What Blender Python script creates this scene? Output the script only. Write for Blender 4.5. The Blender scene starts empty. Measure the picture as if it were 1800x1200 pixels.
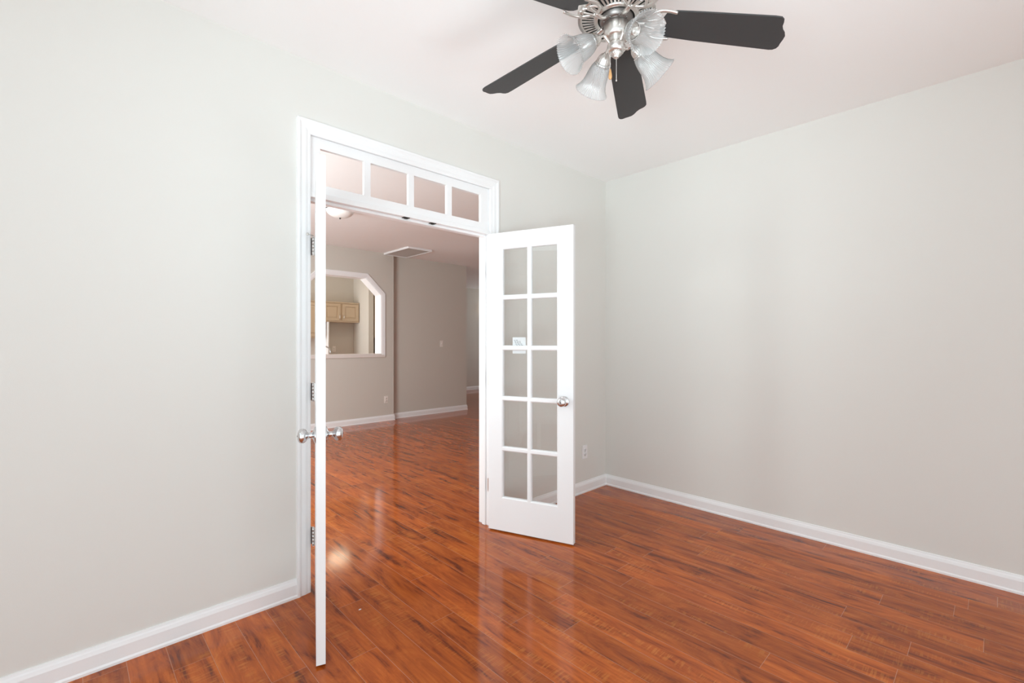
import bpy, bmesh, math, random
from mathutils import Vector, Matrix, geometry
R = math.radians
S = bpy.context.scene
COL = S.collection
H_ = 2.74

# ------------------------------------------------------------------ camera
cam = bpy.data.cameras.new('camera')
cam.sensor_width = 36.0
cam.lens = 36.0 * 815.0 / 1800.0
cam.shift_y = 1.0 / 1800.0
cam.clip_start = 0.05
camo = bpy.data.objects.new('camera', cam)
COL.objects.link(camo)
camo.location = (-3.5285, -2.4514, 1.29)
camo.rotation_euler = (R(90), 0, R(46.2 - 90))
S.camera = camo

# ------------------------------------------------------------------ world, view
S.view_settings.view_transform = 'Standard'
S.view_settings.look = 'None'
S.view_settings.gamma = 1.0
S.view_settings.exposure = 0.0
S.view_settings.use_curve_mapping = False
w = bpy.data.worlds.new('sky')
S.world = w
w.use_nodes = True
w.node_tree.nodes['Background'].inputs[0].default_value = (0.81, 0.945, 1.0, 1)
w.node_tree.nodes['Background'].inputs[1].default_value = 2.5
S.cycles.max_bounces = 14
S.cycles.diffuse_bounces = 7
S.cycles.glossy_bounces = 6
S.cycles.transmission_bounces = 12
S.cycles.transparent_max_bounces = 24
S.cycles.caustics_reflective = False
S.cycles.caustics_refractive = False
S.cycles.sample_clamp_indirect = 6.0

# ------------------------------------------------------------------ daylight through the windows, plus added ceiling fill lights
def area(name, loc, rot, sx, sy, power, col):
    l = bpy.data.lights.new(name, 'AREA')
    l.shape = 'RECTANGLE'
    l.size, l.size_y, l.energy, l.color = sx, sy, power, col
    o = bpy.data.objects.new(name, l)
    COL.objects.link(o)
    o.location, o.rotation_euler = loc, rot
    return o

def ceiling_fill(name, p, q, size, spread, power, col):
    """added softbox-like fill light, out of view, aimed up to brighten the ceiling"""
    o = area(name, p, (0, 0, 0), size, size, power, col)
    o.rotation_euler = (Vector(q) - Vector(p)).to_track_quat('-Z', 'Y').to_euler()
    o.data.spread = R(spread)
ceiling_fill('fill_low_corner', (-4.2, -3.0, 0.6), (-1.6, -0.7, H_), 1.2, 120, 12, (0.80, 0.95, 1.0))  # three added fill lights, unseen behind the camera, not window light
ceiling_fill('fill_low_side', (-5.3, -2.6, 0.8), (-1.7, -0.9, H_), 1.2, 60, 11.5, (0.80, 0.95, 1.0))
ceiling_fill('fill_low_back', (-2.0, -3.2, 0.3), (-1.8, -1.1, H_), 1.2, 90, 7.2, (0.80, 0.95, 1.0))
UP = 34
area('daylight_dining', (-4.05, 1.35, 1.45), (R(90 + 10), 0, R(-52)), 1.5, 1.6, 124, (0.88, 0.975, 1.0))
area('daylight_kitchen', (-2.25, 6.3, 1.55), (R(90), 0, R(-90)), 1.4, 1.1, 52, (0.96, 0.98, 0.97))
area('daylight_hall', (6.40, 5.3, 1.5), (R(90 + UP), 0, R(90)), 1.4, 1.4, 22, (0.93, 0.98, 1.0))

# ------------------------------------------------------------------ materials
def new_mat(name):
    m = bpy.data.materials.new(name)
    m.use_nodes = True
    nt = m.node_tree
    return m, nt, nt.nodes['Principled BSDF']

def N(nt, t, **kw):
    n = nt.nodes.new(t)
    for k, v in kw.items():
        setattr(n, k, v)
    return n

def simple(name, col, rough=0.5, metal=0.0, spec=0.5, bump=0.0, bscale=300.0, coat=0.0):
    m, nt, b = new_mat(name)
    b.inputs['Base Color'].default_value = (*col, 1)
    b.inputs['Roughness'].default_value = rough
    b.inputs['Metallic'].default_value = metal
    b.inputs['Specular IOR Level'].default_value = spec
    b.inputs['Coat Weight'].default_value = coat
    tc = N(nt, 'ShaderNodeTexCoord')
    nz = N(nt, 'ShaderNodeTexNoise')
    nz.inputs['Scale'].default_value = bscale
    nz.inputs['Detail'].default_value = 3
    nt.links.new(tc.outputs['Object'], nz.inputs['Vector'])
    if bump > 0:
        bp = N(nt, 'ShaderNodeBump')
        bp.inputs['Strength'].default_value = bump
        bp.inputs['Distance'].default_value = 0.002
        nt.links.new(nz.outputs['Fac'], bp.inputs['Height'])
        nt.links.new(bp.outputs['Normal'], b.inputs['Normal'])
    else:
        mr = N(nt, 'ShaderNodeMapRange')
        mr.inputs['To Min'].default_value = max(0.0, rough - 0.03)
        mr.inputs['To Max'].default_value = min(1.0, rough + 0.03)
        nt.links.new(nz.outputs['Fac'], mr.inputs['Value'])
        nt.links.new(mr.outputs['Result'], b.inputs['Roughness'])
    return m

M = {}
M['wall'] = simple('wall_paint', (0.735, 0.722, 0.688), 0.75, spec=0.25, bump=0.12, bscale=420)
M['wall2'] = simple('wall_paint_beige_dim', (0.62, 0.585, 0.53), 0.75, spec=0.25, bump=0.12, bscale=420)  # same wall paint, the adjoining rooms' dimness put into its colour
M['ceil'] = simple('ceiling_paint', (0.92, 0.92, 0.915), 0.9, spec=0.1, bump=0.15, bscale=260)
M['trim'] = simple('trim_paint', (0.87, 0.87, 0.875), 0.38, spec=0.4)
M['door'] = simple('door_paint', (0.83, 0.835, 0.845), 0.36, spec=0.4)
M['nickel'] = simple('satin_nickel', (0.74, 0.71, 0.68), 0.36, metal=1.0)
M['chrome'] = simple('polished_chrome', (0.70, 0.70, 0.71), 0.24, metal=1.0)
M['darkmetal'] = simple('dark_metal', (0.06, 0.055, 0.05), 0.45, metal=0.6)
M['hub'] = simple('motor_hub_metal', (0.22, 0.20, 0.19), 0.4, metal=0.9)
M['black'] = simple('slot_shadow_metal', (0.02, 0.02, 0.02), 0.8)
M['blade'] = simple('blade_black_laminate', (0.040, 0.040, 0.041), 0.46, spec=0.5)
M['plastic'] = simple('white_plastic', (0.86, 0.85, 0.86), 0.35)
M['ivory'] = simple('ivory_plastic', (0.82, 0.77, 0.72), 0.4)
M['fob'] = simple('fob_wood', (0.62, 0.33, 0.14), 0.4)
M['cab'] = simple('cabinet_maple', (0.56, 0.44, 0.31), 0.45)
M['counter'] = simple('counter_laminate', (0.55, 0.47, 0.42), 0.35)
M['ledge'] = simple('ledge_paint', (0.76, 0.70, 0.66), 0.4)
M['slat'] = simple('grille_enamel', (0.66, 0.60, 0.55), 0.5)
M['paper'] = simple('paper', (0.74, 0.76, 0.78), 0.7)
M['ink'] = simple('ink', (0.13, 0.135, 0.15), 0.7)

def glass_mat(name, tint, rough_mix, ior=1.45):
    m, nt, b = new_mat(name)
    nt.nodes.remove(b)
    out = nt.nodes['Material Output']
    tr = N(nt, 'ShaderNodeBsdfTransparent'); tr.inputs[0].default_value = (*tint, 1)
    gl = N(nt, 'ShaderNodeBsdfGlossy'); gl.inputs['Roughness'].default_value = rough_mix
    lw = N(nt, 'ShaderNodeLayerWeight'); lw.inputs['Blend'].default_value = 0.5
    pw = N(nt, 'ShaderNodeMath', operation='POWER'); pw.inputs[1].default_value = 5.0
    fr = N(nt, 'ShaderNodeMath', operation='MULTIPLY_ADD'); fr.inputs[1].default_value = 0.95; fr.inputs[2].default_value = 0.035
    nt.links.new(lw.outputs['Facing'], pw.inputs[0]); nt.links.new(pw.outputs[0], fr.inputs[0])
    mx = N(nt, 'ShaderNodeMixShader')
    nt.links.new(fr.outputs[0], mx.inputs[0])
    nt.links.new(tr.outputs[0], mx.inputs[1])
    nt.links.new(gl.outputs[0], mx.inputs[2])
    nt.links.new(mx.outputs[0], out.inputs['Surface'])
    return m
M['glass'] = glass_mat('window_glass', (0.992, 0.995, 0.992), 0.01)

def shade_glass():
    m, nt, b = new_mat('ribbed_shade_glass')
    nt.nodes.remove(b)
    out = nt.nodes['Material Output']
    tr = N(nt, 'ShaderNodeBsdfTransparent'); tr.inputs[0].default_value = (0.955, 0.96, 0.96, 1)
    df = N(nt, 'ShaderNodeBsdfTranslucent'); df.inputs[0].default_value = (0.92, 0.93, 0.93, 1)
    di = N(nt, 'ShaderNodeBsdfDiffuse'); di.inputs[0].default_value = (0.92, 0.93, 0.93, 1)
    gl = N(nt, 'ShaderNodeBsdfGlossy'); gl.inputs['Roughness'].default_value = 0.07
    lw = N(nt, 'ShaderNodeLayerWeight'); lw.inputs['Blend'].default_value = 0.5
    pw = N(nt, 'ShaderNodeMath', operation='POWER'); pw.inputs[1].default_value = 4.0
    fr = N(nt, 'ShaderNodeMath', operation='MULTIPLY_ADD'); fr.inputs[1].default_value = 0.95; fr.inputs[2].default_value = 0.035
    nt.links.new(lw.outputs['Facing'], pw.inputs[0]); nt.links.new(pw.outputs[0], fr.inputs[0])
    m0 = N(nt, 'ShaderNodeMixShader'); m0.inputs[0].default_value = 0.5
    m1 = N(nt, 'ShaderNodeMixShader'); m1.inputs[0].default_value = 0.30
    m2 = N(nt, 'ShaderNodeMixShader')
    k = nt.links.new
    k(df.outputs[0], m0.inputs[1]); k(di.outputs[0], m0.inputs[2])
    k(tr.outputs[0], m1.inputs[1]); k(m0.outputs[0], m1.inputs[2])
    k(fr.outputs[0], m2.inputs[0]); k(m1.outputs[0], m2.inputs[1]); k(gl.outputs[0], m2.inputs[2])
    k(m2.outputs[0], out.inputs['Surface'])
    return m
M['shade'] = shade_glass()

def glow(name, col, strength, base=(0.9, 0.9, 0.88)):
    m, nt, b = new_mat(name)
    b.inputs['Base Color'].default_value = (*base, 1)
    b.inputs['Roughness'].default_value = 0.35
    b.inputs['Emission Color'].default_value = (*col, 1)
    b.inputs['Emission Strength'].default_value = strength
    return m
M['dome'] = glow('alabaster_glass', (1, 0.97, 0.93), 0.0, (0.93, 0.94, 0.92))
M['lit'] = glow('lit_lamp_glass', (1.0, 0.84, 0.60), 8.0)
M['sconceglass'] = glow('lit_sconce_glass', (1.0, 0.97, 0.92), 2.2)

def floor_mat():
    m, nt, b = new_mat('laminate_planks')
    L = nt.links.new
    uv = N(nt, 'ShaderNodeUVMap'); uv.uv_map = 'plank'
    att = N(nt, 'ShaderNodeAttribute'); att.attribute_name = 'rnd'
    sep = N(nt, 'ShaderNodeSeparateXYZ'); L(uv.outputs[0], sep.inputs[0])
    sc = N(nt, 'ShaderNodeSeparateColor'); L(att.outputs['Color'], sc.inputs[0])
    def mth(op, a, b_=None, c=None):
        n = N(nt, 'ShaderNodeMath', operation=op)
        for i, v in enumerate((a, b_, c)):
            if v is None: continue
            if isinstance(v, (int, float)): n.inputs[i].default_value = v
            else: L(v, n.inputs[i])
        return n.outputs[0]
    # grain coordinates: every plank reads its own stretch of the printed wood
    def vec(sx, sy, o1, o2):
        c = N(nt, 'ShaderNodeCombineXYZ')
        L(mth('MULTIPLY_ADD', sep.outputs[0], sx, mth('MULTIPLY', sc.outputs[0], o1)), c.inputs[0])
        L(mth('MULTIPLY_ADD', sep.outputs[1], sy, mth('MULTIPLY', sc.outputs[1], o2)), c.inputs[1])
        L(mth('MULTIPLY', sc.outputs[2], 40.0), c.inputs[2])
        return c.outputs[0]
    def noise(v, scale, detail, rough=0.5, dist=0.0):
        n = N(nt, 'ShaderNodeTexNoise')
        n.inputs['Scale'].default_value = scale; n.inputs['Detail'].default_value = detail
        n.inputs['Roughness'].default_value = rough; n.inputs['Distortion'].default_value = dist
        L(v, n.inputs['Vector']); return n.outputs['Fac']
    n1 = noise(vec(11, 2.6, 37, 53), 1.0, 7, 0.66, 1.3)        # blotchy dark figure
    n2 = noise(vec(85, 4.0, 91, 17), 1.0, 4, 0.6, 0.3)         # fine streaks
    n5 = noise(vec(30, 1.2, 19, 43), 1.0, 3, 0.5, 0.5)         # long bands
    n3 = noise(vec(10, 120, 23, 71), 1.0, 2, 0.5, 0.5)         # short cross flame
    n4 = noise(vec(13, 2.2, 11, 29), 1.0, 2, 0.5, 0.0)         # where the flame shows
    mixv = mth('ADD', mth('ADD', mth('MULTIPLY', n1, 0.55), mth('MULTIPLY', n2, 0.20)), mth('MULTIPLY', n5, 0.25))
    cr = N(nt, 'ShaderNodeValToRGB'); L(mixv, cr.inputs[0])
    e = cr.color_ramp.elements
    e[0].position = 0.33; e[0].color = (0.070, 0.014, 0.0045, 1)
    e[1].position = 0.68; e[1].color = (0.66, 0.190, 0.030, 1)
    for p, c in ((0.40, (0.19, 0.037, 0.0085, 1)), (0.455, (0.36, 0.073, 0.0115, 1)), (0.55, (0.52, 0.116, 0.0165, 1))):
        x = e.new(p); x.color = c
    fl = mth('MULTIPLY', mth('MULTIPLY', mth('MINIMUM', mth('MULTIPLY', mth('MAXIMUM', mth('SUBTRACT', n3, 0.50), 0.0), 9.0), 1.0),
             mth('MINIMUM', mth('MULTIPLY', mth('MAXIMUM', mth('SUBTRACT', n4, 0.52), 0.0), 8.0), 1.0)), 0.42)
    mx = N(nt, 'ShaderNodeMix', data_type='RGBA'); L(fl, mx.inputs[0]); L(cr.outputs[0], mx.inputs[6])
    mx.inputs[7].default_value = (0.66, 0.225, 0.036, 1)
    # plank to plank tone
    hv = N(nt, 'ShaderNodeHueSaturation'); L(mx.outputs[2], hv.inputs['Color'])
    L(mth('MULTIPLY_ADD', sc.outputs[2], 0.26, 0.78), hv.inputs['Value'])
    # bevelled joint: the highlight on its edge painted in as a pale line
    w_ = 0.129
    ex = mth('MINIMUM', sep.outputs[0], mth('SUBTRACT', w_, sep.outputs[0]))
    ey = mth('MINIMUM', sep.outputs[1], mth('SUBTRACT', 1.215, sep.outputs[1]))
    edge = mth('MINIMUM', ex, ey)
    ln = mth('LESS_THAN', edge, 0.0009)
    mj = N(nt, 'ShaderNodeMix', data_type='RGBA'); L(mth('MULTIPLY', ln, 0.7), mj.inputs[0]); L(hv.outputs[0], mj.inputs[6])
    mj.inputs[7].default_value = (0.52, 0.27, 0.15, 1)
    L(mj.outputs[2], b.inputs['Base Color'])
    b.inputs['Specular IOR Level'].default_value = 0.35
    rr = mth('MULTIPLY_ADD', n2, 0.06, 0.065)
    L(rr, b.inputs['Roughness'])
    bp = N(nt, 'ShaderNodeBump'); bp.inputs['Strength'].default_value = 0.08; bp.inputs['Distance'].default_value = 0.001
    L(n2, bp.inputs['Height']); L(bp.outputs[0], b.inputs['Normal'])
    return m
M['floor'] = floor_mat()

# ------------------------------------------------------------------ mesh helpers
def box(bm, x0, x1, y0, y1, z0, z1, mtx=None, mi=0):
    v = [bm.verts.new(p) for p in ((x0,y0,z0),(x1,y0,z0),(x1,y1,z0),(x0,y1,z0),(x0,y0,z1),(x1,y0,z1),(x1,y1,z1),(x0,y1,z1))]
    for f in ((0,3,2,1),(4,5,6,7),(0,1,5,4),(1,2,6,5),(2,3,7,6),(3,0,4,7)):
        bm.faces.new([v[i] for i in f]).material_index = mi
    if mtx: bmesh.ops.transform(bm, matrix=mtx, verts=v)
    return v

def lathe(bm, prof, mtx=None, seg=32, flute=0, famp=0.0, mi=0, fexp=None):
    """prof: (radius, height) along +z; closed by its ends when radius is 0"""
    rings = []
    allv = []
    for k, (r, h) in enumerate(prof):
        if r <= 1e-6:
            v = bm.verts.new((0, 0, h)); rings.append([v]); allv.append(v); continue
        ring = []
        for i in range(seg):
            a = 2*math.pi*i/seg
            rr = r
            if flute:
                amp = famp if fexp is None else famp*fexp[k]
                rr = r + amp*math.cos(flute*a)
            v = bm.verts.new((rr*math.cos(a), rr*math.sin(a), h)); ring.append(v); allv.append(v)
        rings.append(ring)
    for a, b in zip(rings, rings[1:]):
        for i in range(seg):
            j = (i+1) % seg
            if len(a) == 1 and len(b) == 1: continue
            if len(a) == 1: f = bm.faces.new((a[0], b[j], b[i]))
            elif len(b) == 1: f = bm.faces.new((a[i], a[j], b[0]))
            else: f = bm.faces.new((a[i], a[j], b[j], b[i]))
            f.smooth = True; f.material_index = mi
    if mtx: bmesh.ops.transform(bm, matrix=mtx, verts=allv)
    return allv

def tube(bm, pts, r, seg=10, flat=1.0, up=Vector((0,0,1)), cap=True, mi=0):
    pts = [Vector(p) for p in pts]
    rs = r if isinstance(r, (list, tuple)) else [r]*len(pts)
    rings = []
    for i, p in enumerate(pts):
        t = (pts[min(i+1, len(pts)-1)] - pts[max(i-1, 0)]).normalized()
        u = up - t*up.dot(t)
        if u.length < 1e-3: u = Vector((1,0,0)) - t*t.x
        u.normalize(); s = t.cross(u)
        rings.append([bm.verts.new(p + s*rs[i]*math.cos(2*math.pi*k/seg) + u*rs[i]*flat*math.sin(2*math.pi*k/seg)) for k in range(seg)])
    for a, b in zip(rings, rings[1:]):
        for k in range(seg):
            f = bm.faces.new((a[k], a[(k+1)%seg], b[(k+1)%seg], b[k])); f.smooth = True; f.material_index = mi
    if cap:
        bm.faces.new(rings[0][::-1]).material_index = mi; bm.faces.new(rings[-1]).material_index = mi
    return [v for q in rings for v in q]

def spline(pts, n=8):
    """Catmull-Rom through the points"""
    P = [Vector(p) for p in pts]; P = [2*P[0]-P[1]] + P + [2*P[-1]-P[-2]]
    out = []
    for i in range(1, len(P)-2):
        for k in range(n):
            t = k/n; a, b, c, d = P[i-1], P[i], P[i+1], P[i+2]
            out.append(0.5*((2*b) + (c-a)*t + (2*a-5*b+4*c-d)*t*t + (3*b-a-3*c+d)*t**3))
    out.append(P[-2]); return out

def plate(bm, outer, holes, d0, d1, to3, mi=0):
    """flat plate with holes between depths d0 and d1; to3(u, v, d) -> point"""
    loops = [outer] + holes
    flat = [p for l in loops for p in l]
    tris = geometry.tessellate_polygon([[Vector((u, v, 0)) for u, v in l] for l in loops])
    for d in (d0, d1):
        vs = [bm.verts.new(to3(u, v, d)) for u, v in flat]
        for t in tris:
            try: bm.faces.new([vs[i] for i in t]).material_index = mi
            except ValueError: pass
        if d == d0: va = vs
        else: vb = vs
    o = 0
    for l in loops:
        n = len(l)
        for i in range(n):
            j = (i+1) % n
            bm.faces.new((va[o+i], va[o+j], vb[o+j], vb[o+i])).material_index = mi
        o += n

def sweep(bm, path, prof, to3, closed=False, side=1):
    """sweep a profile [(inset, height)] along a 2D path with mitred corners; to3(u, v, h)"""
    n = len(path); P = [Vector(p) for p in path]; rows = []
    for i in range(n):
        def nrm(a, b):
            t = (b-a).normalized(); return Vector((-t.y, t.x))*side
        if closed or 0 < i < n-1:
            n1 = nrm(P[i-1], P[i]); n2 = nrm(P[i], P[(i+1) % n])
            m = (n1+n2); m = m / max(1e-6, m.dot(n1))
        elif i == 0: m = nrm(P[0], P[1])
        else: m = nrm(P[-2], P[-1])
        rows.append([bm.verts.new(to3(*(P[i]+m*o), h)) for o, h in prof])
    k = len(prof)
    for i in range(n if closed else n-1):
        a, b = rows[i], rows[(i+1) % n]
        for j in range(k-1):
            bm.faces.new((a[j], a[j+1], b[j+1], b[j]))
        bm.faces.new((a[k-1], a[0], b[0], b[k-1]))
    if not closed:
        bm.faces.new(rows[0]); bm.faces.new(rows[-1][::-1])

def obj(name, bm, mats, parent=None, loc=None, bevel=0.0, seg=2):
    bmesh.ops.recalc_face_normals(bm, faces=bm.faces)
    me = bpy.data.meshes.new(name); bm.to_mesh(me); bm.free()
    for m in (mats if isinstance(mats, (list, tuple)) else [mats]):
        me.materials.append(M[m])
    o = bpy.data.objects.new(name, me); COL.objects.link(o)
    if parent: o.parent = parent
    if loc: o.location = loc
    if bevel:
        md = o.modifiers.new('edge', 'BEVEL'); md.width = bevel; md.segments = seg; md.limit_method = 'ANGLE'; md.angle_limit = R(40)
        md.harden_normals = False
    return o

def thing(name, label, cat, loc=(0,0,0), rz=0.0, group=None, kind=None):
    o = bpy.data.objects.new(name, None); COL.objects.link(o)
    o.location = loc; o.rotation_euler = (0, 0, rz); o.empty_display_size = 0.1
    return tag(o, label, cat, group, kind)

def tag(o, label=None, cat=None, group=None, kind=None):
    if label: o['label'] = label
    if cat: o['category'] = cat
    if group: o['group'] = group
    if kind: o['kind'] = kind
    return o

def struct(name, bm, m, label, cat, **kw):
    return tag(obj(name, bm, m, **kw), label, cat, kind='structure')

BM = bmesh.new
H = 2.74

# ------------------------------------------------------------------ floor and ceiling
def build_floor():
    bm = BM(); uvl = bm.loops.layers.uv.new('plank'); cl = bm.loops.layers.color.new('rnd')
    rnd = random.Random(7); W, L = 0.129, 1.215
    known = {-2: -0.555, 2: -0.18, 3: -0.66, 4: -0.266, 5: -0.917, 6: -1.12, 7: -0.925, 8: 0.346, 9: -1.804, 12: -2.016,
             14: -1.948, 15: -2.417, 16: -2.054, 17: -2.314, 19: -2.458}
    X0, X1, Y0, Y1 = -5.75, 6.6, -5.15, 7.5
    k = math.floor((X0 + 2.712)/W)
    while -2.712 + k*W < X1:
        xa = -2.712 + k*W; xb = xa + W
        off = known.get(k, rnd.uniform(0, L))
        y = off - math.ceil((off - Y0)/L)*L
        while y < Y1:
            ya, yb = max(y, Y0), min(y + L, Y1)
            if yb - ya > 1e-4:
                v = [bm.verts.new(p) for p in ((xa,ya,0),(xb,ya,0),(xb,yb,0),(xa,yb,0))]
                f = bm.faces.new(v); c = (rnd.random(), rnd.random(), rnd.random(), 1)
                for lp, uv in zip(f.loops, ((0,ya-y),(W,ya-y),(W,yb-y),(0,yb-y))):
                    lp[uvl].uv = uv; lp[cl] = c
            y += L
        k += 1
    struct('floor', bm, 'floor', 'glossy reddish brown wood laminate plank floor', 'floor')
build_floor()

bm = BM(); box(bm, -4.9, 6.6, -4.05, 7.5, H, H+0.1)
struct('ceiling', bm, 'ceil', 'flat white painted ceiling above the fan', 'ceiling')

# ------------------------------------------------------------------ walls
XZ = lambda y0: (lambda u, v, d: (u, y0 + d, v))
YZ = lambda x0: (lambda u, v, d: (x0 + d, u, v))
def rect(u0, u1, v0, v1): return [(u0, v0), (u1, v0), (u1, v1), (u0, v1)]

OX0, OX1, OZ = -2.640, -1.372, 2.384            # rough opening of the double door
bm = BM()
plate(bm, [(-5.72, 0), (OX0, 0), (OX0, OZ), (OX1, OZ), (OX1, 0), (0.12, 0), (0.12, H), (-5.72, H)], [], 0, 0.115, XZ(0))
struct('wall_left', bm, 'wall', 'pale greige painted wall around the white double door opening', 'wall')
bm = BM(); plate(bm, rect(-5.15, 0.0, 0, H), [], 0, 0.12, YZ(0))
struct('wall_right', bm, 'wall', 'plain pale greige painted wall right of the room corner', 'wall')
bm = BM(); plate(bm, rect(-5.72, 0.0, 0, H), [rect(-4.9, -1.7, 0.06, 2.2)], 0, -0.12, XZ(-5.0))
struct('wall_back', bm, 'wall', 'greige wall with a wide window behind the viewer', 'wall')
bm = BM(); plate(bm, rect(-5.0, 0.0, 0, H), [rect(-3.9, -1.3, 0.06, 2.2)], 0, -0.12, YZ(-5.6))
struct('wall_side', bm, 'wall', 'greige wall with a window beside the viewer', 'wall')
# adjoining room
W1, W2, KB, FW = 4.46, 4.55, 7.2, 7.35
bm = BM()
hole = [(-1.11, 1.085), (0.158, 1.085), (0.158, 2.053), (-0.108, 2.312), (-0.844, 2.312), (-1.11, 2.053)]
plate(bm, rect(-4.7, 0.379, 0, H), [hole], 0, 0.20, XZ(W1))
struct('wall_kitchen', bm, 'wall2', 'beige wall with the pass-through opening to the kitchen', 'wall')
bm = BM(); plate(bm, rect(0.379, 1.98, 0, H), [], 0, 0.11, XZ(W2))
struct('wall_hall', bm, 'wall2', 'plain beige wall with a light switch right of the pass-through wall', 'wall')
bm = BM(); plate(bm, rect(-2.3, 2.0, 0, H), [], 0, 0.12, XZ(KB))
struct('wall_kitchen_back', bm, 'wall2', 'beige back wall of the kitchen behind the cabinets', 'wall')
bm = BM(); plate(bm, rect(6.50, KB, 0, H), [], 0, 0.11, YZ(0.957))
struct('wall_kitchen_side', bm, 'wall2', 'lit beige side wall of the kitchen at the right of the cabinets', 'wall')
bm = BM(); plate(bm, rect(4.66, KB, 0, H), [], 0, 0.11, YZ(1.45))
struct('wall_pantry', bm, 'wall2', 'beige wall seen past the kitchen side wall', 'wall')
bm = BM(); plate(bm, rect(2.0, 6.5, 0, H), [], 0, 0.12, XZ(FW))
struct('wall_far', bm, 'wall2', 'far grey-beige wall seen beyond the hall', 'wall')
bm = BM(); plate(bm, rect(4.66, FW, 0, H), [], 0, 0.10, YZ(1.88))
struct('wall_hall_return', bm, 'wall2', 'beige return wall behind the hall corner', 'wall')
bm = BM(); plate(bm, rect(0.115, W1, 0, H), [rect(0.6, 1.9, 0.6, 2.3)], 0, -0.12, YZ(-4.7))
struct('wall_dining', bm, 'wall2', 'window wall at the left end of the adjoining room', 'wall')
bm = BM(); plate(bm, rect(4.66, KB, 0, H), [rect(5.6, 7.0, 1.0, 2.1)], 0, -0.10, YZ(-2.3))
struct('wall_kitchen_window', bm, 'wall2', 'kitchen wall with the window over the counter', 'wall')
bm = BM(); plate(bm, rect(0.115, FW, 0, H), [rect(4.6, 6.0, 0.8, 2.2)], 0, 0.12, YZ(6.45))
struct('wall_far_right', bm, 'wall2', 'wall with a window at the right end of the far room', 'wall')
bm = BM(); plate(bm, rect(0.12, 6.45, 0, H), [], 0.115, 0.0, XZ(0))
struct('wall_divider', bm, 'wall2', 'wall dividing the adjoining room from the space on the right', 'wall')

# ------------------------------------------------------------------ baseboards
BASE = [(0, 0), (0.018, 0), (0.018, 0.010), (0.0135, 0.017), (0.0135, 0.066), (0.0115, 0.073), (0.0095, 0.080), (0.0065, 0.086), (0.0045, 0.095), (0, 0.095)]
def baseboard(name, path, side, label):
    bm = BM(); sweep(bm, path, BASE, lambda u, v, h: (u, v, h), side=side)
    return struct(name, bm, 'trim', label, 'baseboard')
baseboard('baseboard_left', [(-5.6, 0), (-2.692, 0)], -1, 'white baseboard left of the double door')
baseboard('baseboard_right', [(-1.320, 0), (0, 0), (0, -5.0)], -1, 'white baseboard behind the open door and along the right wall')
baseboard('baseboard_kitchen', [(-4.7, W1), (0.379, W1), (0.379, W2), ], -1, 'white baseboard under the kitchen pass-through')
baseboard('baseboard_hall', [(0.40, W2), (1.98, W2), (1.98, W2+0.11)], -1, 'white baseboard under the light switch wall')
baseboard('baseboard_far', [(2.0, FW), (6.45, FW)], -1, 'white baseboard at the far wall beyond the hall')

# ------------------------------------------------------------------ door casing, jambs, transom
CAS = [(0, 0), (0, 0.018), (0.007, 0.019), (0.013, 0.0185), (0.019, 0.0150), (0.024, 0.0130), (0.042, 0.0125), (0.049, 0.0105), (0.053, 0.0085), (0.064, 0.0075), (0.070, 0.0055), (0.070, 0)]
CX0, CX1, CZ = -2.692, -1.320, 2.432
for nm, y0, sg, lab in (('trim_1', 0.0, -1, 'white moulded casing around the double door and transom'), ('trim_2', 0.115, 1, 'white casing on the far side of the double door opening')):
    bm = BM(); sweep(bm, [(CX0, 0), (CX0, CZ), (CX1, CZ), (CX1, 0)], CAS, (lambda y0, sg: (lambda u, v, h: (u, y0 + sg*h, v)))(y0, sg), side=-1)
    struct(nm, bm, 'trim', lab, 'trim')
JX0, JX1, JZ = -2.620, -1.392, 2.364
bm = BM()
box(bm, OX0+.001, JX0, 0.0, 0.115, 0, JZ); box(bm, JX1, OX1-.001, 0.0, 0.115, 0, JZ); box(bm, OX0+.001, OX1-.001, 0.0, 0.115, JZ, OZ-.001)
box(bm, JX0, JX0+.011, 0.040, 0.075, 0, 2.043); box(bm, JX1-.011, JX1, 0.040, 0.075, 0, 2.043)
box(bm, JX0, JX1, 0.004, 0.115, 2.044, 2.072)
box(bm, JX0+.011, JX1-.011, 0.036, 0.075, 2.029, 2.044)
jamb = struct('trim_3', bm, 'trim', 'white door jamb with stops and the bar under the transom', 'trim', bevel=0.0015)
for x in (-2.048, -1.856):
    bm = BM(); box(bm, x-.020, x+.020, 0.008, 0.0355, 2.0400, 2.0440); box(bm, x-.008, x+.008, 0.014, 0.030, 2.0365, 2.0400)
    tag(obj('strike_plate', bm, 'darkmetal', jamb), 'dark metal catch plate')
# transom window
bm = BM()
px = [(-2.566 + i*0.285, -2.566 + i*0.285 + 0.245) for i in range(4)]
plate(bm, rect(JX0+.001, JX1-.001, 2.073, JZ-.001), [rect(a, b, 2.118, 2.308) for a, b in px], 0.012, 0.034, XZ(0))
win = struct('window_1', bm, 'trim', 'white transom window of four panes above the double door', 'window', bevel=0.002)
bm = BM()
for a, b in px: box(bm, a-.004, b+.004, 0.0175, 0.0205, 2.114, 2.312)
obj('window_pane', bm, 'glass', win)

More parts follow.
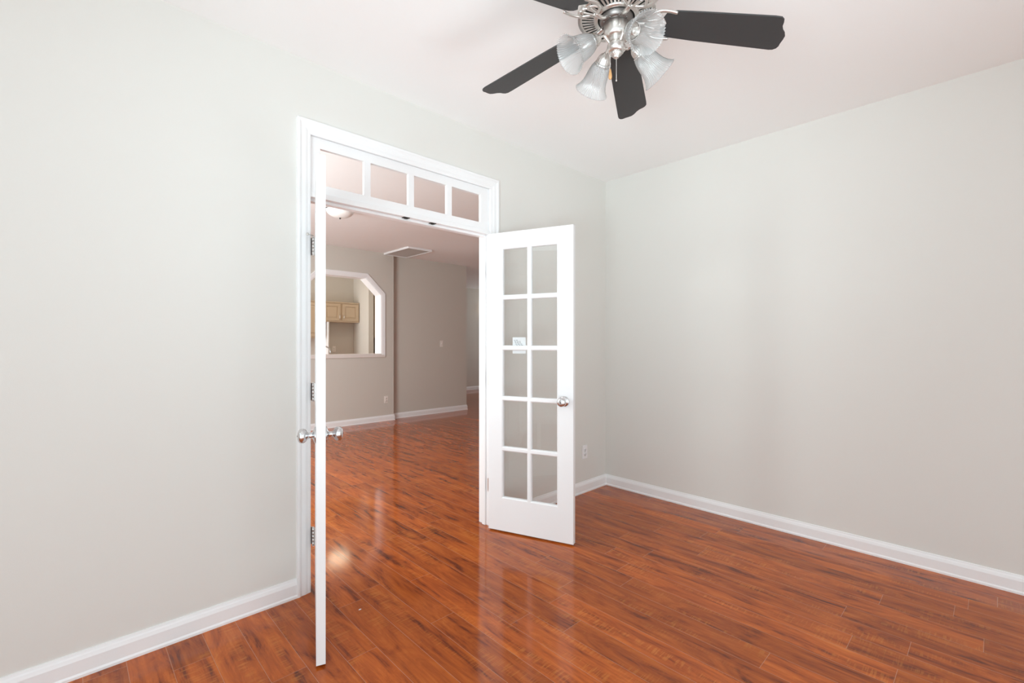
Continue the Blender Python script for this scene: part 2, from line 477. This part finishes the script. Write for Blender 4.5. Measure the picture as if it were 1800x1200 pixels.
# ------------------------------------------------------------------ French doors
DW, DT = 0.611, 0.035
def knob_profile():
    return [(0.0, 0.0), (0.033, 0.0), (0.0335, 0.003), (0.0315, 0.006), (0.022, 0.009), (0.0145, 0.0125), (0.0115, 0.016), (0.0112, 0.027), (0.0140, 0.032),
            (0.0215, 0.0355), (0.0265, 0.0405), (0.0290, 0.047), (0.0293, 0.053), (0.0275, 0.060), (0.022, 0.0650), (0.013, 0.0675), (0.0, 0.0685)]
def french_door(name, hinge, mirror, phi, label):
    """local frame: x along the door from the hinge, y from the room side face (0.008) to the far face"""
    s = -1 if mirror else 1
    ya = 0.008; yb = ya + DT
    T = lambda u, v, d: (s*u, d, v)
    cols = [(0.114, 0.2905), (0.3245, 0.501)]
    rows = [(0.240 + i*0.3425, 0.240 + i*0.3425 + 0.309) for i in range(5)]
    c = 0.009
    bm = BM()
    lites = [(a, b, z0, z1) for a, b in cols for z0, z1 in rows]
    outer = rect(0.003, 0.003+DW, 0.010, 2.033)
    big = [rect(a-c, b+c, z0-c, z1+c) for a, b, z0, z1 in lites]
    flat = outer + [p for h in big for p in h]
    tris = geometry.tessellate_polygon([[Vector((u, v, 0)) for u, v in l] for l in [outer]+big])
    faces = {}
    for y in (ya, yb):
        vs = [bm.verts.new(T(u, v, y)) for u, v in flat]
        for t in tris: bm.faces.new([vs[i] for i in t])
        faces[y] = vs
    for i in range(4):
        j = (i+1) % 4
        bm.faces.new((faces[ya][i], faces[ya][j], faces[yb][j], faces[yb][i]))
    for k, (a, b, z0, z1) in enumerate(lites):
        o = 4 + 4*k
        sm = rect(a, b, z0, z1); st = rect(a-.003, b+.003, z0-.003, z1+.003)
        rings = [faces[ya][o:o+4], [bm.verts.new(T(u, v, ya+.004)) for u, v in st], [bm.verts.new(T(u, v, ya+.011)) for u, v in sm],
                 [bm.verts.new(T(u, v, yb-.011)) for u, v in sm], [bm.verts.new(T(u, v, yb-.004)) for u, v in st], faces[yb][o:o+4]]
        for r0, r1 in zip(rings, rings[1:]):
            for i in range(4):
                j = (i+1) % 4
                bm.faces.new((r0[i], r0[j], r1[j], r1[i]))
    d = struct(name, bm, 'door', label, 'door')
    d.location = (*hinge, 0); d.rotation_euler = (0, 0, R(phi) if mirror else R(-phi))
    bm = BM()
    for a, b, z0, z1 in lites: box(bm, min(s*(a-.003), s*(b+.003)), max(s*(a-.003), s*(b+.003)), ya+.0155, ya+.0195, z0-.003, z1+.003)
    obj('glass_pane', bm, 'glass', d)
    kx = 0.553
    for y, rx in ((ya, 90), (yb, -90)):
        bm = BM(); lathe(bm, knob_profile(), Matrix.Translation((s*kx, y, 0.912)) @ Matrix.Rotation(R(rx), 4, 'X'), 36)
        k = tag(obj('door_knob', bm, 'chrome', d), 'polished metal round door knob')
        bm = BM()
        yo = y + (-0.0688 if rx > 0 else 0.0688)
        lathe(bm, [(0, 0), (0.0032, 0), (0.0032, 0.0012), (0, 0.0014)], Matrix.Translation((s*kx, yo, 0.912)) @ Matrix.Rotation(R(rx), 4, 'X'), 12)
        obj('privacy_button', bm, 'darkmetal', k)
    bm = BM(); lathe(bm, [(0, 2.033), (0.009, 2.033), (0.009, 2.036), (0.006, 2.0375), (0, 2.040)], Matrix.Translation((s*0.515, ya+.014, 0)), 14)
    obj('ball_catch', bm, 'darkmetal', d)
    for z in (0.288, 1.033, 1.785):
        bm = BM()
        for i in range(5):
            z0 = z - 0.045 + i*0.018
            lathe(bm, [(0, z0), (0.0062, z0), (0.0062, z0+.0172), (0, z0+.0172)], None, 14)
        lathe(bm, [(0, z+.045), (0.0045, z+.045), (0.005, z+.048), (0.003, z+.051), (0, z+.051)], None, 12)
        lathe(bm, [(0, z-.050), (0.003, z-.050), (0.0048, z-.047), (0.0045, z-.045), (0, z-.045)], None, 12)
        bx = sorted((s*0.0006, s*0.0028)); box(bm, bx[0], bx[1], 0.002, ya+.030, z-.045, z+.045)
        # the leaf on the jamb, turned back to the closed position
        m = Matrix.Rotation(-R(phi) if mirror else R(phi), 4, 'Z')
        bx = sorted((-s*0.0005, -s*0.0026)); box(bm, bx[0], bx[1], 0.004, 0.038, z-.045, z+.045, m)
        h = tag(obj('hinge', bm, 'nickel', d), 'metal butt hinge')
        if z > 1.5 and not mirror:
            bm = BM(); m2 = m
            tube(bm, [m2 @ Vector(p) for p in ((0, 0, z+.053), (-.018, -.010, z+.054), (-.036, -.016, z+.053))], 0.003, 8)
            lathe(bm, [(0, 0), (0.006, 0), (0.0065, 0.006), (0, 0.007)], m2 @ Matrix.Translation((-.036, -.016, z+.053)) @ Matrix.Rotation(R(90), 4, 'X'), 12)
            obj('hinge_stop', bm, 'nickel', h)
    return d

doorL = french_door('door_1', (-2.613, -0.016), False, 110.4, 'white ten-pane glazed door standing open edge-on, left leaf of the pair')
doorR = french_door('door_2', (-1.395, -0.016), True, 110.2, 'white ten-pane glazed door swung open against the corner, right leaf of the pair')
# notice stuck on the glass of the right leaf
bm = BM()
sx0, sx1, sz0, sz1 = 0.178, 0.276, 1.213, 1.322
box(bm, -sx1, -sx0, 0.0210, 0.0225, sz0, sz1)
rr = random.Random(3)
for i in range(7):
    z = sz1 - 0.022 - i*0.0085; xx = sx0 + 0.010 + 0.004*i
    for k in range(3):
        ww = rr.uniform(0.008, 0.016); dz = -0.0022*k*0.6
        if i == 0 and k == 2: continue
        box(bm, -(xx+ww), -xx, 0.0225, 0.0229, z+dz+k*.002, z+dz+k*.002+0.0032, mi=1); xx += ww + 0.005
obj('paper_notice', bm, ['paper', 'ink'], doorR)
doorR.children[-1]['label'] = 'small white printed paper notice stuck to the glass'

# ------------------------------------------------------------------ outlets, switch
def outlet(name, c, rz, label, mat='plastic', switch=False):
    t = thing(name, label, 'light switch' if switch else 'electrical outlet', c, rz)
    bm = BM(); box(bm, -.035, .035, -.0055, 0, -.0575, .0575)
    obj('cover_plate', bm, mat, t, bevel=0.003)
    if switch:
        bm = BM(); box(bm, -.012, .012, -.0062, -.0056, -.021, .021); box(bm, -.0045, .0045, -.017, -.0062, -.004, .011)
        obj('toggle', bm, mat, t, bevel=0.0008)
    else:
        for z in (-.0195, .0195):
            bm = BM(); lathe(bm, [(0, 0), (0.0165, 0), (0.0160, 0.0018), (0, 0.002)], Matrix.Translation((0, -.0056, z)) @ Matrix.Rotation(R(90), 4, 'X'), 24)
            q = obj('socket', bm, mat, t)
            bm = BM(); box(bm, -.0072, -.0052, -.0082, -.0075, z-.003, z+.006); box(bm, .0052, .0072, -.0082, -.0075, z-.003, z+.006)
            lathe(bm, [(0, 0), (0.0026, 0), (0.0026, 0.0006), (0, 0.0007)], Matrix.Translation((0, -.0076, z-.009)) @ Matrix.Rotation(R(90), 4, 'X'), 10)
            obj('slots', bm, 'black', q)
    bm = BM(); lathe(bm, [(0, 0), (0.003, 0), (0.0025, 0.001), (0, 0.0012)], Matrix.Translation((0, -.0055, 0.030 if switch else 0)) @ Matrix.Rotation(R(90), 4, 'X'), 10)
    obj('screw', bm, 'nickel', t)
    return t
outlet('electrical_outlet', (-0.312, 0, 0.345), 0, 'white wall outlet between the open door and the room corner')
outlet('electrical_outlet', (0.238, W1, 0.349), 0, 'ivory wall outlet low under the kitchen pass-through', 'ivory')
outlet('electrical_outlet', (0.527, KB, 1.146), 0, 'white wall outlet behind the kitchen faucet', 'ivory')
outlet('light_switch', (1.401, W2, 1.259), 0, 'ivory light switch on the plain beige hall wall', 'ivory', True)

# ------------------------------------------------------------------ pass-through trim and ledge
bm = BM()
o_ = 0.064; ch = 0.064*math.tan(R(22.5))
PT = [(0.05, 0), (0.05, 0.014), (0.044, 0.017), (0.036, 0.015), (0.016, 0.013), (0.006, 0.010), (0, 0.009), (0, 0)]
PT = [(-(0.064/0.05)*a, h) for a, h in PT]
inner = [(0.158, 1.085), (0.158, 2.053), (-0.108, 2.312), (-0.844, 2.312), (-1.11, 2.053), (-1.11, 1.085)]
inner = [(0.158, 1.100), (0.158, 2.053), (-0.108, 2.312), (-0.844, 2.312), (-1.11, 2.053), (-1.11, 1.100)]
sweep(bm, [(u, v - (0.04 if v < 1.2 else 0)) for u, v in inner], PT, lambda u, v, h: (u, W1 - h, v), side=1)
# lining of the opening
lin = [(0.158, 1.102), (0.158, 2.053), (-0.108, 2.312), (-0.844, 2.312), (-1.11, 2.053), (-1.11, 1.102)]
sweep(bm, lin, [(0, 0), (0.010, 0), (0.010, 0.199), (0, 0.199)], lambda u, v, h: (u, W1 + h, v), side=1)
struct('trim_4', bm, 'trim', 'white trim with clipped corners around the kitchen pass-through', 'trim')
bm = BM(); box(bm, -1.108, 0.156, W1-.010, W1+.235, 1.086, 1.102); box(bm, -1.174, 0.222, W1-.016, W1-.001, 1.046, 1.0855)
struct('trim_5', bm, 'ledge', 'pale ledge with apron along the bottom of the kitchen pass-through', 'trim', bevel=0.002)

# ------------------------------------------------------------------ kitchen
def cabinet(name, x0, x1, y0, y1, z0, z1, n, label, knob_low=True, axis='y'):
    t = thing(name, label, 'cabinet', ((x0+x1)/2, y1, z0))
    wd = x1-x0; dp = y1-y0; ht = z1-z0
    bm = BM(); box(bm, -wd/2, wd/2, -dp+.02, 0, 0, ht); box(bm, -wd/2-.004, wd/2, -dp+.006, -dp+.02, ht-.022, ht)
    obj('body', bm, 'cab', t, bevel=0.002)
    dw = wd/n
    for i in range(n):
        a = -wd/2 + i*dw + .022; b = a + dw - .044
        z_0, z_1 = .030, ht - .038
        T = lambda u, v, d: (u, -dp+.02-d, v)
        bm = BM(); plate(bm, rect(a, b, z_0, z_1), [rect(a+.055, b-.055, z_0+.055, z_1-.055)], 0.0005, 0.020, T)
        box(bm, a+.055, b-.055, -dp+.012, -dp+.0195, z_0+.055, z_1-.055)
        # raised centre panel
        i0, i1, k0, k1 = a+.062, b-.062, z_0+.062, z_1-.062
        lo = [bm.verts.new((u, -dp+.012, v)) for u, v in rect(i0, i1, k0, k1)]
        hi = [bm.verts.new((u, -dp+.004, v)) for u, v in rect(i0+.022, i1-.022, k0+.022, k1-.022)]
        bm.faces.new(hi)
        for q in range(4): bm.faces.new((lo[q], lo[(q+1)%4], hi[(q+1)%4], hi[q]))
        d = obj('door', bm, 'cab', t, bevel=0.002)
        right_side = (i % 2 == 0)
        hx = b-.022 if right_side else a+.022
        bm = BM(); tube(bm, spline([(hx, -dp+.0, z_0+.035), (hx, -dp-.022, z_0+.048), (hx, -dp-.022, z_0+.098), (hx, -dp+.0, z_0+.111)], 6), 0.0055, 8, up=Vector((1,0,0)))
        obj('handle', bm, 'nickel', d)
    return t
cabinet('wall_cabinet', 0.172, 0.951, 6.9, KB, 1.70, 2.115, 2, 'tan two-door cabinet high on the kitchen back wall beside the side wall')
cabinet('wall_cabinet', -0.750, 0.166, 6.9, KB, 1.37, 2.115, 2, 'taller tan kitchen cabinet just left of the short one')
bm = BM(); box(bm, 0.268, 0.287, 6.87, KB, 0, 1.699)
tag(obj('end_panel', bm, 'trim'), 'white upright panel under the short kitchen cabinet', 'panel')
# cabinet hung on the wall beyond the kitchen side wall
t = thing('wall_cabinet', 'tan cabinet side by the right jamb of the pass-through', 'cabinet', (1.45, 5.6, 1.37))
bm = BM(); box(bm, -.33, 0, 0.839, 1.069, 0, .95); obj('body', bm, 'cab', t, bevel=0.002)
bm = BM(); box(bm, -.35, -.331, 0.859, 1.009, .02, .93); obj('door', bm, 'cab', t, bevel=0.004)
# sink run with worktop and faucet
bm = BM(); box(bm, -1.6, 0.85, W1+.26, W1+.80, 0.10, 0.868); box(bm, -1.6, 0.85, W1+.26, W1+.74, 0, 0.10)
tag(obj('base_cabinet', bm, 'cab', bevel=0.003), 'tan base cabinet under the kitchen sink counter behind the pass-through', 'cabinet')
bm = BM(); box(bm, -1.62, 0.87, W1+.201, W1+.84, 0.870, 0.908)
tag(obj('worktop', bm, 'counter', bevel=0.004), 'kitchen sink worktop just behind the pass-through wall', 'worktop')
fx, fy = -0.665, 4.92
t = thing('faucet', 'chrome gooseneck kitchen faucet seen over the pass-through ledge', 'faucet', (fx, fy, 0.908))
bm = BM(); lathe(bm, [(0, 0), (0.026, 0), (0.026, 0.006), (0.019, 0.012), (0.017, 0.05), (0.012, 0.056), (0, 0.056)], None, 20); obj('base', bm, 'chrome', t)
bm = BM()
tube(bm, [(0, 0, .05), (0, 0, .22)] + [(0.087 - 0.087*math.cos(a), 0, 0.22 + 0.092*math.sin(a)) for a in [math.pi*i/14 for i in range(1, 15)]] + [(0.174, 0, .19)], 0.011, 12, up=Vector((0,1,0)))
obj('spout', bm, 'chrome', t)
bm = BM(); tube(bm, [(0, .015, .03), (0, .05, .045), (0, .085, .075)], [0.007, 0.006, 0.005], 10); obj('handle', bm, 'chrome', t)

# ------------------------------------------------------------------ ceiling fittings of the adjoining rooms
def dome_light(name, loc, r, label, lit):
    t = thing(name, label, 'ceiling light', loc)
    bm = BM(); lathe(bm, [(0, 0), (r*0.80, 0), (r*0.82, -.012), (r*0.70, -.030), (r*.3, -.034), (0, -.034)], None, 40); obj('ceiling_pan', bm, 'nickel', t)
    bm = BM()
    prof = [(r*math.cos(a)*1.0, -.055 - 0.078*math.sin(a)) for a in [math.pi/2*i/12 for i in range(12)]] + [(0, -.133)]
    lathe(bm, [(r*.97, -.050)] + prof, None, 48); obj('glass_bowl', bm, lit, t)
    for k in range(3):
        a = R(40 + 120*k)
        bm = BM(); tube(bm, [(r*.68*math.cos(a), r*.68*math.sin(a), -.03), (r*1.02*math.cos(a), r*1.02*math.sin(a), -.04), (r*1.05*math.cos(a), r*1.05*math.sin(a), -.062)], 0.004, 8)
        lathe(bm, [(0, 0), (.006, .0), (.006, .008), (0, .009)], Matrix.Translation((r*1.05*math.cos(a), r*1.05*math.sin(a), -.070)), 10)
        obj('clip', bm, 'darkmetal', t)
    bm = BM(); lathe(bm, [(0, -.132), (.007, -.133), (.009, -.139), (.005, -.147), (0, -.149)], None, 14); obj('finial', bm, 'black', t)
    return t
dome_light('ceiling_light', (-1.44, 2.362, H), 0.140, 'white glass bowl ceiling light just past the double door', 'dome')
dome_light('ceiling_light', (0.075, 5.92, H), 0.19, 'lit glass bowl ceiling light inside the kitchen', 'lit')
bm = BM()
plate(bm, rect(0.195, 0.625, 3.70, 4.455), [rect(0.212, 0.608, 3.717, 4.438)], 0, -0.028, lambda u, v, d: (u, v, H + d))
vent = tag(obj('ceiling_vent', bm, 'trim', bevel=0.002), 'white framed return air vent on the ceiling above the wall jog', 'vent')
bm = BM()
for i in range(40):
    y = 3.712 + i*0.0179
    box(bm, -.1975, .1975, -.0085, .0085, -.0012, .0012, Matrix.Translation((0.41, y+.01, H-.0185)) @ Matrix.Rotation(R(24), 4, 'X'))
tag(obj('slats', bm, 'slat', vent), 'grey beige louvre slats')
# wall lamp in the far room
t = thing('wall_sconce', 'lit white glass wall lamp on the far wall behind the door jamb', 'wall lamp', (4.69, FW, 2.02))
bm = BM(); lathe(bm, [(0, 0), (.055, 0), (.05, .014), (.02, .022), (0, .022)], Matrix.Rotation(R(90), 4, 'X'), 28); obj('backplate', bm, 'darkmetal', t)
bm = BM(); tube(bm, spline([(0, -.02, 0), (0, -.10, -.03), (0, -.14, .0), (0, -.14, .035)], 6), 0.009, 10, up=Vector((1,0,0)))
lathe(bm, [(0, .030), (.03, .032), (.035, .042), (0, .046)], Matrix.Translation((0, -.14, 0)), 20); obj('arm', bm, 'darkmetal', t)
bm = BM(); lathe(bm, [(0, .046), (.040, .048), (.050, .075), (.054, .12), (.064, .165), (.082, .205), (.079, .205), (.060, .165), (.050, .12), (.045, .078), (0, .056)], Matrix.Translation((0, -.14, 0)), 36)
obj('glass_shade', bm, 'sconceglass', t)

# ------------------------------------------------------------------ ceiling fan
FC = (-2.081, -1.492)
fan = thing('ceiling_fan', 'five-blade black and nickel ceiling fan with four ribbed glass lights', 'ceiling fan', (*FC, H))
Z = lambda z: z - H
bm = BM(); lathe(bm, [(0, 0), (.070, 0), (.072, -.010), (.060, -.045), (.030, -.060), (0, -.060)], None, 40); obj('canopy', bm, 'nickel', fan)
bm = BM(); lathe(bm, [(0, -.05), (.014, -.05), (.014, Z(2.635)), (0, Z(2.635))], None, 20); obj('downrod', bm, 'nickel', fan)
bm = BM(); lathe(bm, [(0, Z(2.640)), (.035, Z(2.640)), (.060, Z(2.628)), (.115, Z(2.605)), (.136, Z(2.58)), (.142, Z(2.55)), (.142, Z(2.505)), (.137, Z(2.490)), (.128, Z(2.484)), (0, Z(2.486))], None, 64)
obj('motor_housing', bm, 'nickel', fan)
bm = BM()
def annulus(bm, r0, r1, z0, z1, seg=64):
    lathe(bm, [(r0, z0), (r1, z0), (r1, z1), (r0, z1), (r0, z0)], None, seg)
annulus(bm, .124, .139, Z(2.474), Z(2.488)); annulus(bm, .066, .082, Z(2.468), Z(2.482))
for i in range(46):
    m = Matrix.Rotation(2*math.pi*i/46, 4, 'Z')
    v = box(bm, .078, .128, -.0038, .0038, -.002, .002)
    for q in v:
        q.co.z += Z(2.472) + (q.co.x-.078)/.05*.006
        q.co.y *= 0.75 + (q.co.x-.078)/.05*.5
    bmesh.ops.transform(bm, matrix=m, verts=v)
vp = obj('vent_ring', bm, 'nickel', fan)
bm = BM(); lathe(bm, [(0, Z(2.4835)), (.126, Z(2.4835)), (.126, Z(2.4815)), (0, Z(2.4815))], None, 48); tag(obj('slot_backing', bm, 'black', vp), 'dark interior behind the vent slots')
bm = BM(); lathe(bm, [(0, Z(2.481)), (.060, Z(2.481)), (.062, Z(2.470)), (.056, Z(2.452)), (.046, Z(2.448)), (0, Z(2.448))], None, 40)
for k in range(10):
    a = R(36*k+9); lathe(bm, [(0, -.003), (.004, -.003), (.004, 0), (0, 0)], Matrix.Translation((.050*math.cos(a), .050*math.sin(a), Z(2.4505))), 10)
obj('flywheel', bm, 'hub', fan)
bm = BM(); lathe(bm, [(0, Z(2.449)), (.040, Z(2.449)), (.0445, Z(2.446)), (.0445, Z(2.412)), (.041, Z(2.402)), (.033, Z(2.397)), (0, Z(2.397))], None, 40)
obj('switch_housing', bm, 'nickel', fan)
bm = BM(); lathe(bm, [(0, Z(2.398)), (.026, Z(2.398)), (.027, Z(2.394)), (.024, Z(2.390)), (.024, Z(2.382)), (.031, Z(2.378)), (.0335, Z(2.370)), (.0325, Z(2.358)), (.027, Z(2.349)), (.021, Z(2.346)), (0, Z(2.346))], None, 40)
lathe(bm, [(.0, Z(2.347)), (.0215, Z(2.347)), (.0205, Z(2.340)), (.012, Z(2.336)), (.010, Z(2.330)), (.0055, Z(2.326)), (0, Z(2.325))], None, 60, flute=20, famp=.0009)
obj('light_fitter', bm, 'nickel', fan)
# blades
DRO, PIT = R(6.8), R(11)
OUT = [(.176,-.012),(.166,-.024),(.172,-.040),(.186,-.050),(.205,-.056),(.30,-.061),(.54,-.0705),(.562,-.0695),(.573,-.062),(.578,-.050),(.581,-.036),(.590,-.022),(.603,-.010),(.611,.003),(.612,.018),(.611,.034),(.612,.048),(.608,.058),(.598,.065),(.585,.067),(.30,.060),(.205,.055),(.186,.050),(.172,.040),(.166,.024),(.176,.012),(.184,0)]
blade_me = brk_me = None
for k in range(5):
    az = R(26.2 + 72*k)
    if k == 0:
        bm = BM()
        lo = [bm.verts.new((x, y, -.003)) for x, y in OUT]; hi = [bm.verts.new((x, y, .003)) for x, y in OUT]
        bm.faces.new(lo[::-1]); bm.faces.new(hi)
        for i in range(len(OUT)): j = (i+1) % len(OUT); bm.faces.new((lo[i], lo[j], hi[j], hi[i]))
        b = obj('blade', bm, 'blade', fan, bevel=0.0012); blade_me = b.data
        bm = BM(); zb = -.0085
        for sg in (-1, 1):
            tube(bm, spline([(.098, sg*.004, zb+.002), (.112, sg*.026, zb), (.128, sg*.046, zb), (.152, sg*.057, zb), (.180, sg*.058, zb), (.206, sg*.0545, zb)], 6), [.0062]*30+[.005], 10, flat=.75)
            tube(bm, spline([(.128, sg*.044, zb), (.146, sg*.038, zb), (.158, sg*.026, zb), (.152, sg*.012, zb), (.163, 0, zb)], 6), .0050, 10, flat=.75)
            tube(bm, spline([(.104, sg*.010, zb), (.124, sg*.014, zb), (.146, sg*.020, zb)], 6), .0045, 10, flat=.75)
        lathe(bm, [(0, zb-.005), (.005, zb-.005), (.006, zb+.006), (0, zb+.006)], Matrix.Translation((.163, 0, 0)), 12)
        tube(bm, spline([(.050, 0, zb+.004), (.066, 0, zb-.002), (.084, 0, zb-.004), (.104, 0, zb)], 6), [.010]*6+[.009]*6+[.0085]*7, 12, flat=.7)
        q = obj('blade_bracket', bm, 'nickel', fan); brk_me = q.data
    else:
        b0 = b; b = b0.copy(); COL.objects.link(b); b.parent = fan
        q0 = q; q = q0.copy(); COL.objects.link(q); q.parent = fan
    mb = Matrix.Translation((0, 0, Z(2.470))) @ Matrix.Rotation(az, 4, 'Z') @ Matrix.Rotation(DRO, 4, 'Y') @ Matrix.Rotation(-PIT, 4, 'X')
    mq = Matrix.Translation((0, 0, Z(2.470))) @ Matrix.Rotation(az, 4, 'Z') @ Matrix.Rotation(DRO, 4, 'Y') @ Matrix.Rotation(-PIT, 4, 'X')
    b.matrix_local = mb; q.matrix_local = mq
# lights
SH = [(.0265, 0), (.0300, .008), (.0345, .020), (.0385, .036), (.0410, .052), (.0430, .066), (.0465, .080), (.0520, .093), (.0590, .104), (.0640, .1105)]
FE = [0, .4, .8, 1, 1, 1, 1, 1, 1, 1]
for k, az in enumerate((155, 65, -25, -115)):
    tilt = R(36)
    ra, zn = .098, Z(2.366)
    mz = Matrix.Rotation(R(az), 4, 'Z')
    ax = Matrix.Translation((ra, 0, zn)) @ Matrix.Rotation(R(90)+tilt, 4, 'Y')      # local +z along the shade, outwards and down
    e = ax @ Vector((0, 0, -.034)); e2 = ax @ Vector((0, 0, -.048))
    bm = BM(); tube(bm, spline([(.027, 0, Z(2.376)), (.038, 0, Z(2.386)), (.050, 0, Z(2.396)), e2, e], 6), .0050, 10, up=Vector((0,1,0)))
    bmesh.ops.transform(bm, matrix=mz, verts=bm.verts); obj('light_arm', bm, 'nickel', fan)
    bm = BM(); lathe(bm, [(0, -.036), (.0075, -.036), (.0085, -.032), (.015, -.028), (.0215, -.019), (.0245, -.008), (.0245, .001), (.0285, .003), (.0285, .011), (.0270, .011), (.0270, .004), (0, .003)], mz @ ax, 64, flute=16, famp=.0006)
    lathe(bm, [(.0135, .003), (.0135, .036), (.0115, .036), (.0115, .008), (0, .008)], mz @ ax, 24)
    lh = obj('lamp_holder', bm, 'nickel', fan)
    bm = BM(); lathe(bm, [(r, h) for r, h in SH] + [(.0655, .1115), (.0640, .1125)] + [(r-.0028, h) for r, h in SH[::-1]] + [(SH[0][0], 0)], mz @ ax, 192, flute=48, famp=.0017, fexp=FE + [1.6, 1.4] + [x*.3 for x in FE[::-1]] + [0])
    obj('lamp_shade', bm, 'shade', fan)
# pull chains
def chain(x, y, z0, z1, fobz=None):
    bm = BM(); n = int((z0-z1)/.0042)
    for i in range(n):
        z = z0 - i*.0042
        lathe(bm, [(0, .0017), (.0015, .0007), (.0015, -.0007), (0, -.0017)], Matrix.Translation((x, y, Z(z))), 6)
    tube(bm, [(x, y, Z(z0)), (x, y, Z(z1))], .0006, 6)
    if not fobz: lathe(bm, [(0, .004), (.0025, .002), (.003, -.004), (0, -.007)], Matrix.Translation((x, y, Z(z1))), 10)
    c = tag(obj('pull_chain', bm, 'nickel', fan), 'beaded metal pull chain')
    if fobz:
        bm = BM(); lathe(bm, [(0, 0), (.0025, -.001), (.0035, -.006), (.0058, -.020), (.0066, -.029), (.0050, -.037), (0, -.040)], Matrix.Translation((x, y, Z(fobz))), 16)
        tag(obj('wooden_fob', bm, 'fob', c), 'light wood drop')
chain(-.002, -.002, 2.326, 2.246)
chain(-.020, .012, 2.352, 2.285, 2.285)

# ------------------------------------------------------------------ crumb on the floor
bm = BM(); lathe(bm, [(0, 0), (.006, .0003), (.0052, .0022), (0, .003)], Matrix.Diagonal((1.2, .6, 1, 1)), 9)
tag(obj('paper_scrap', bm, 'paper', loc=(-2.51, -.33, 0.0)), 'tiny white scrap lying on the floor planks', 'scrap')
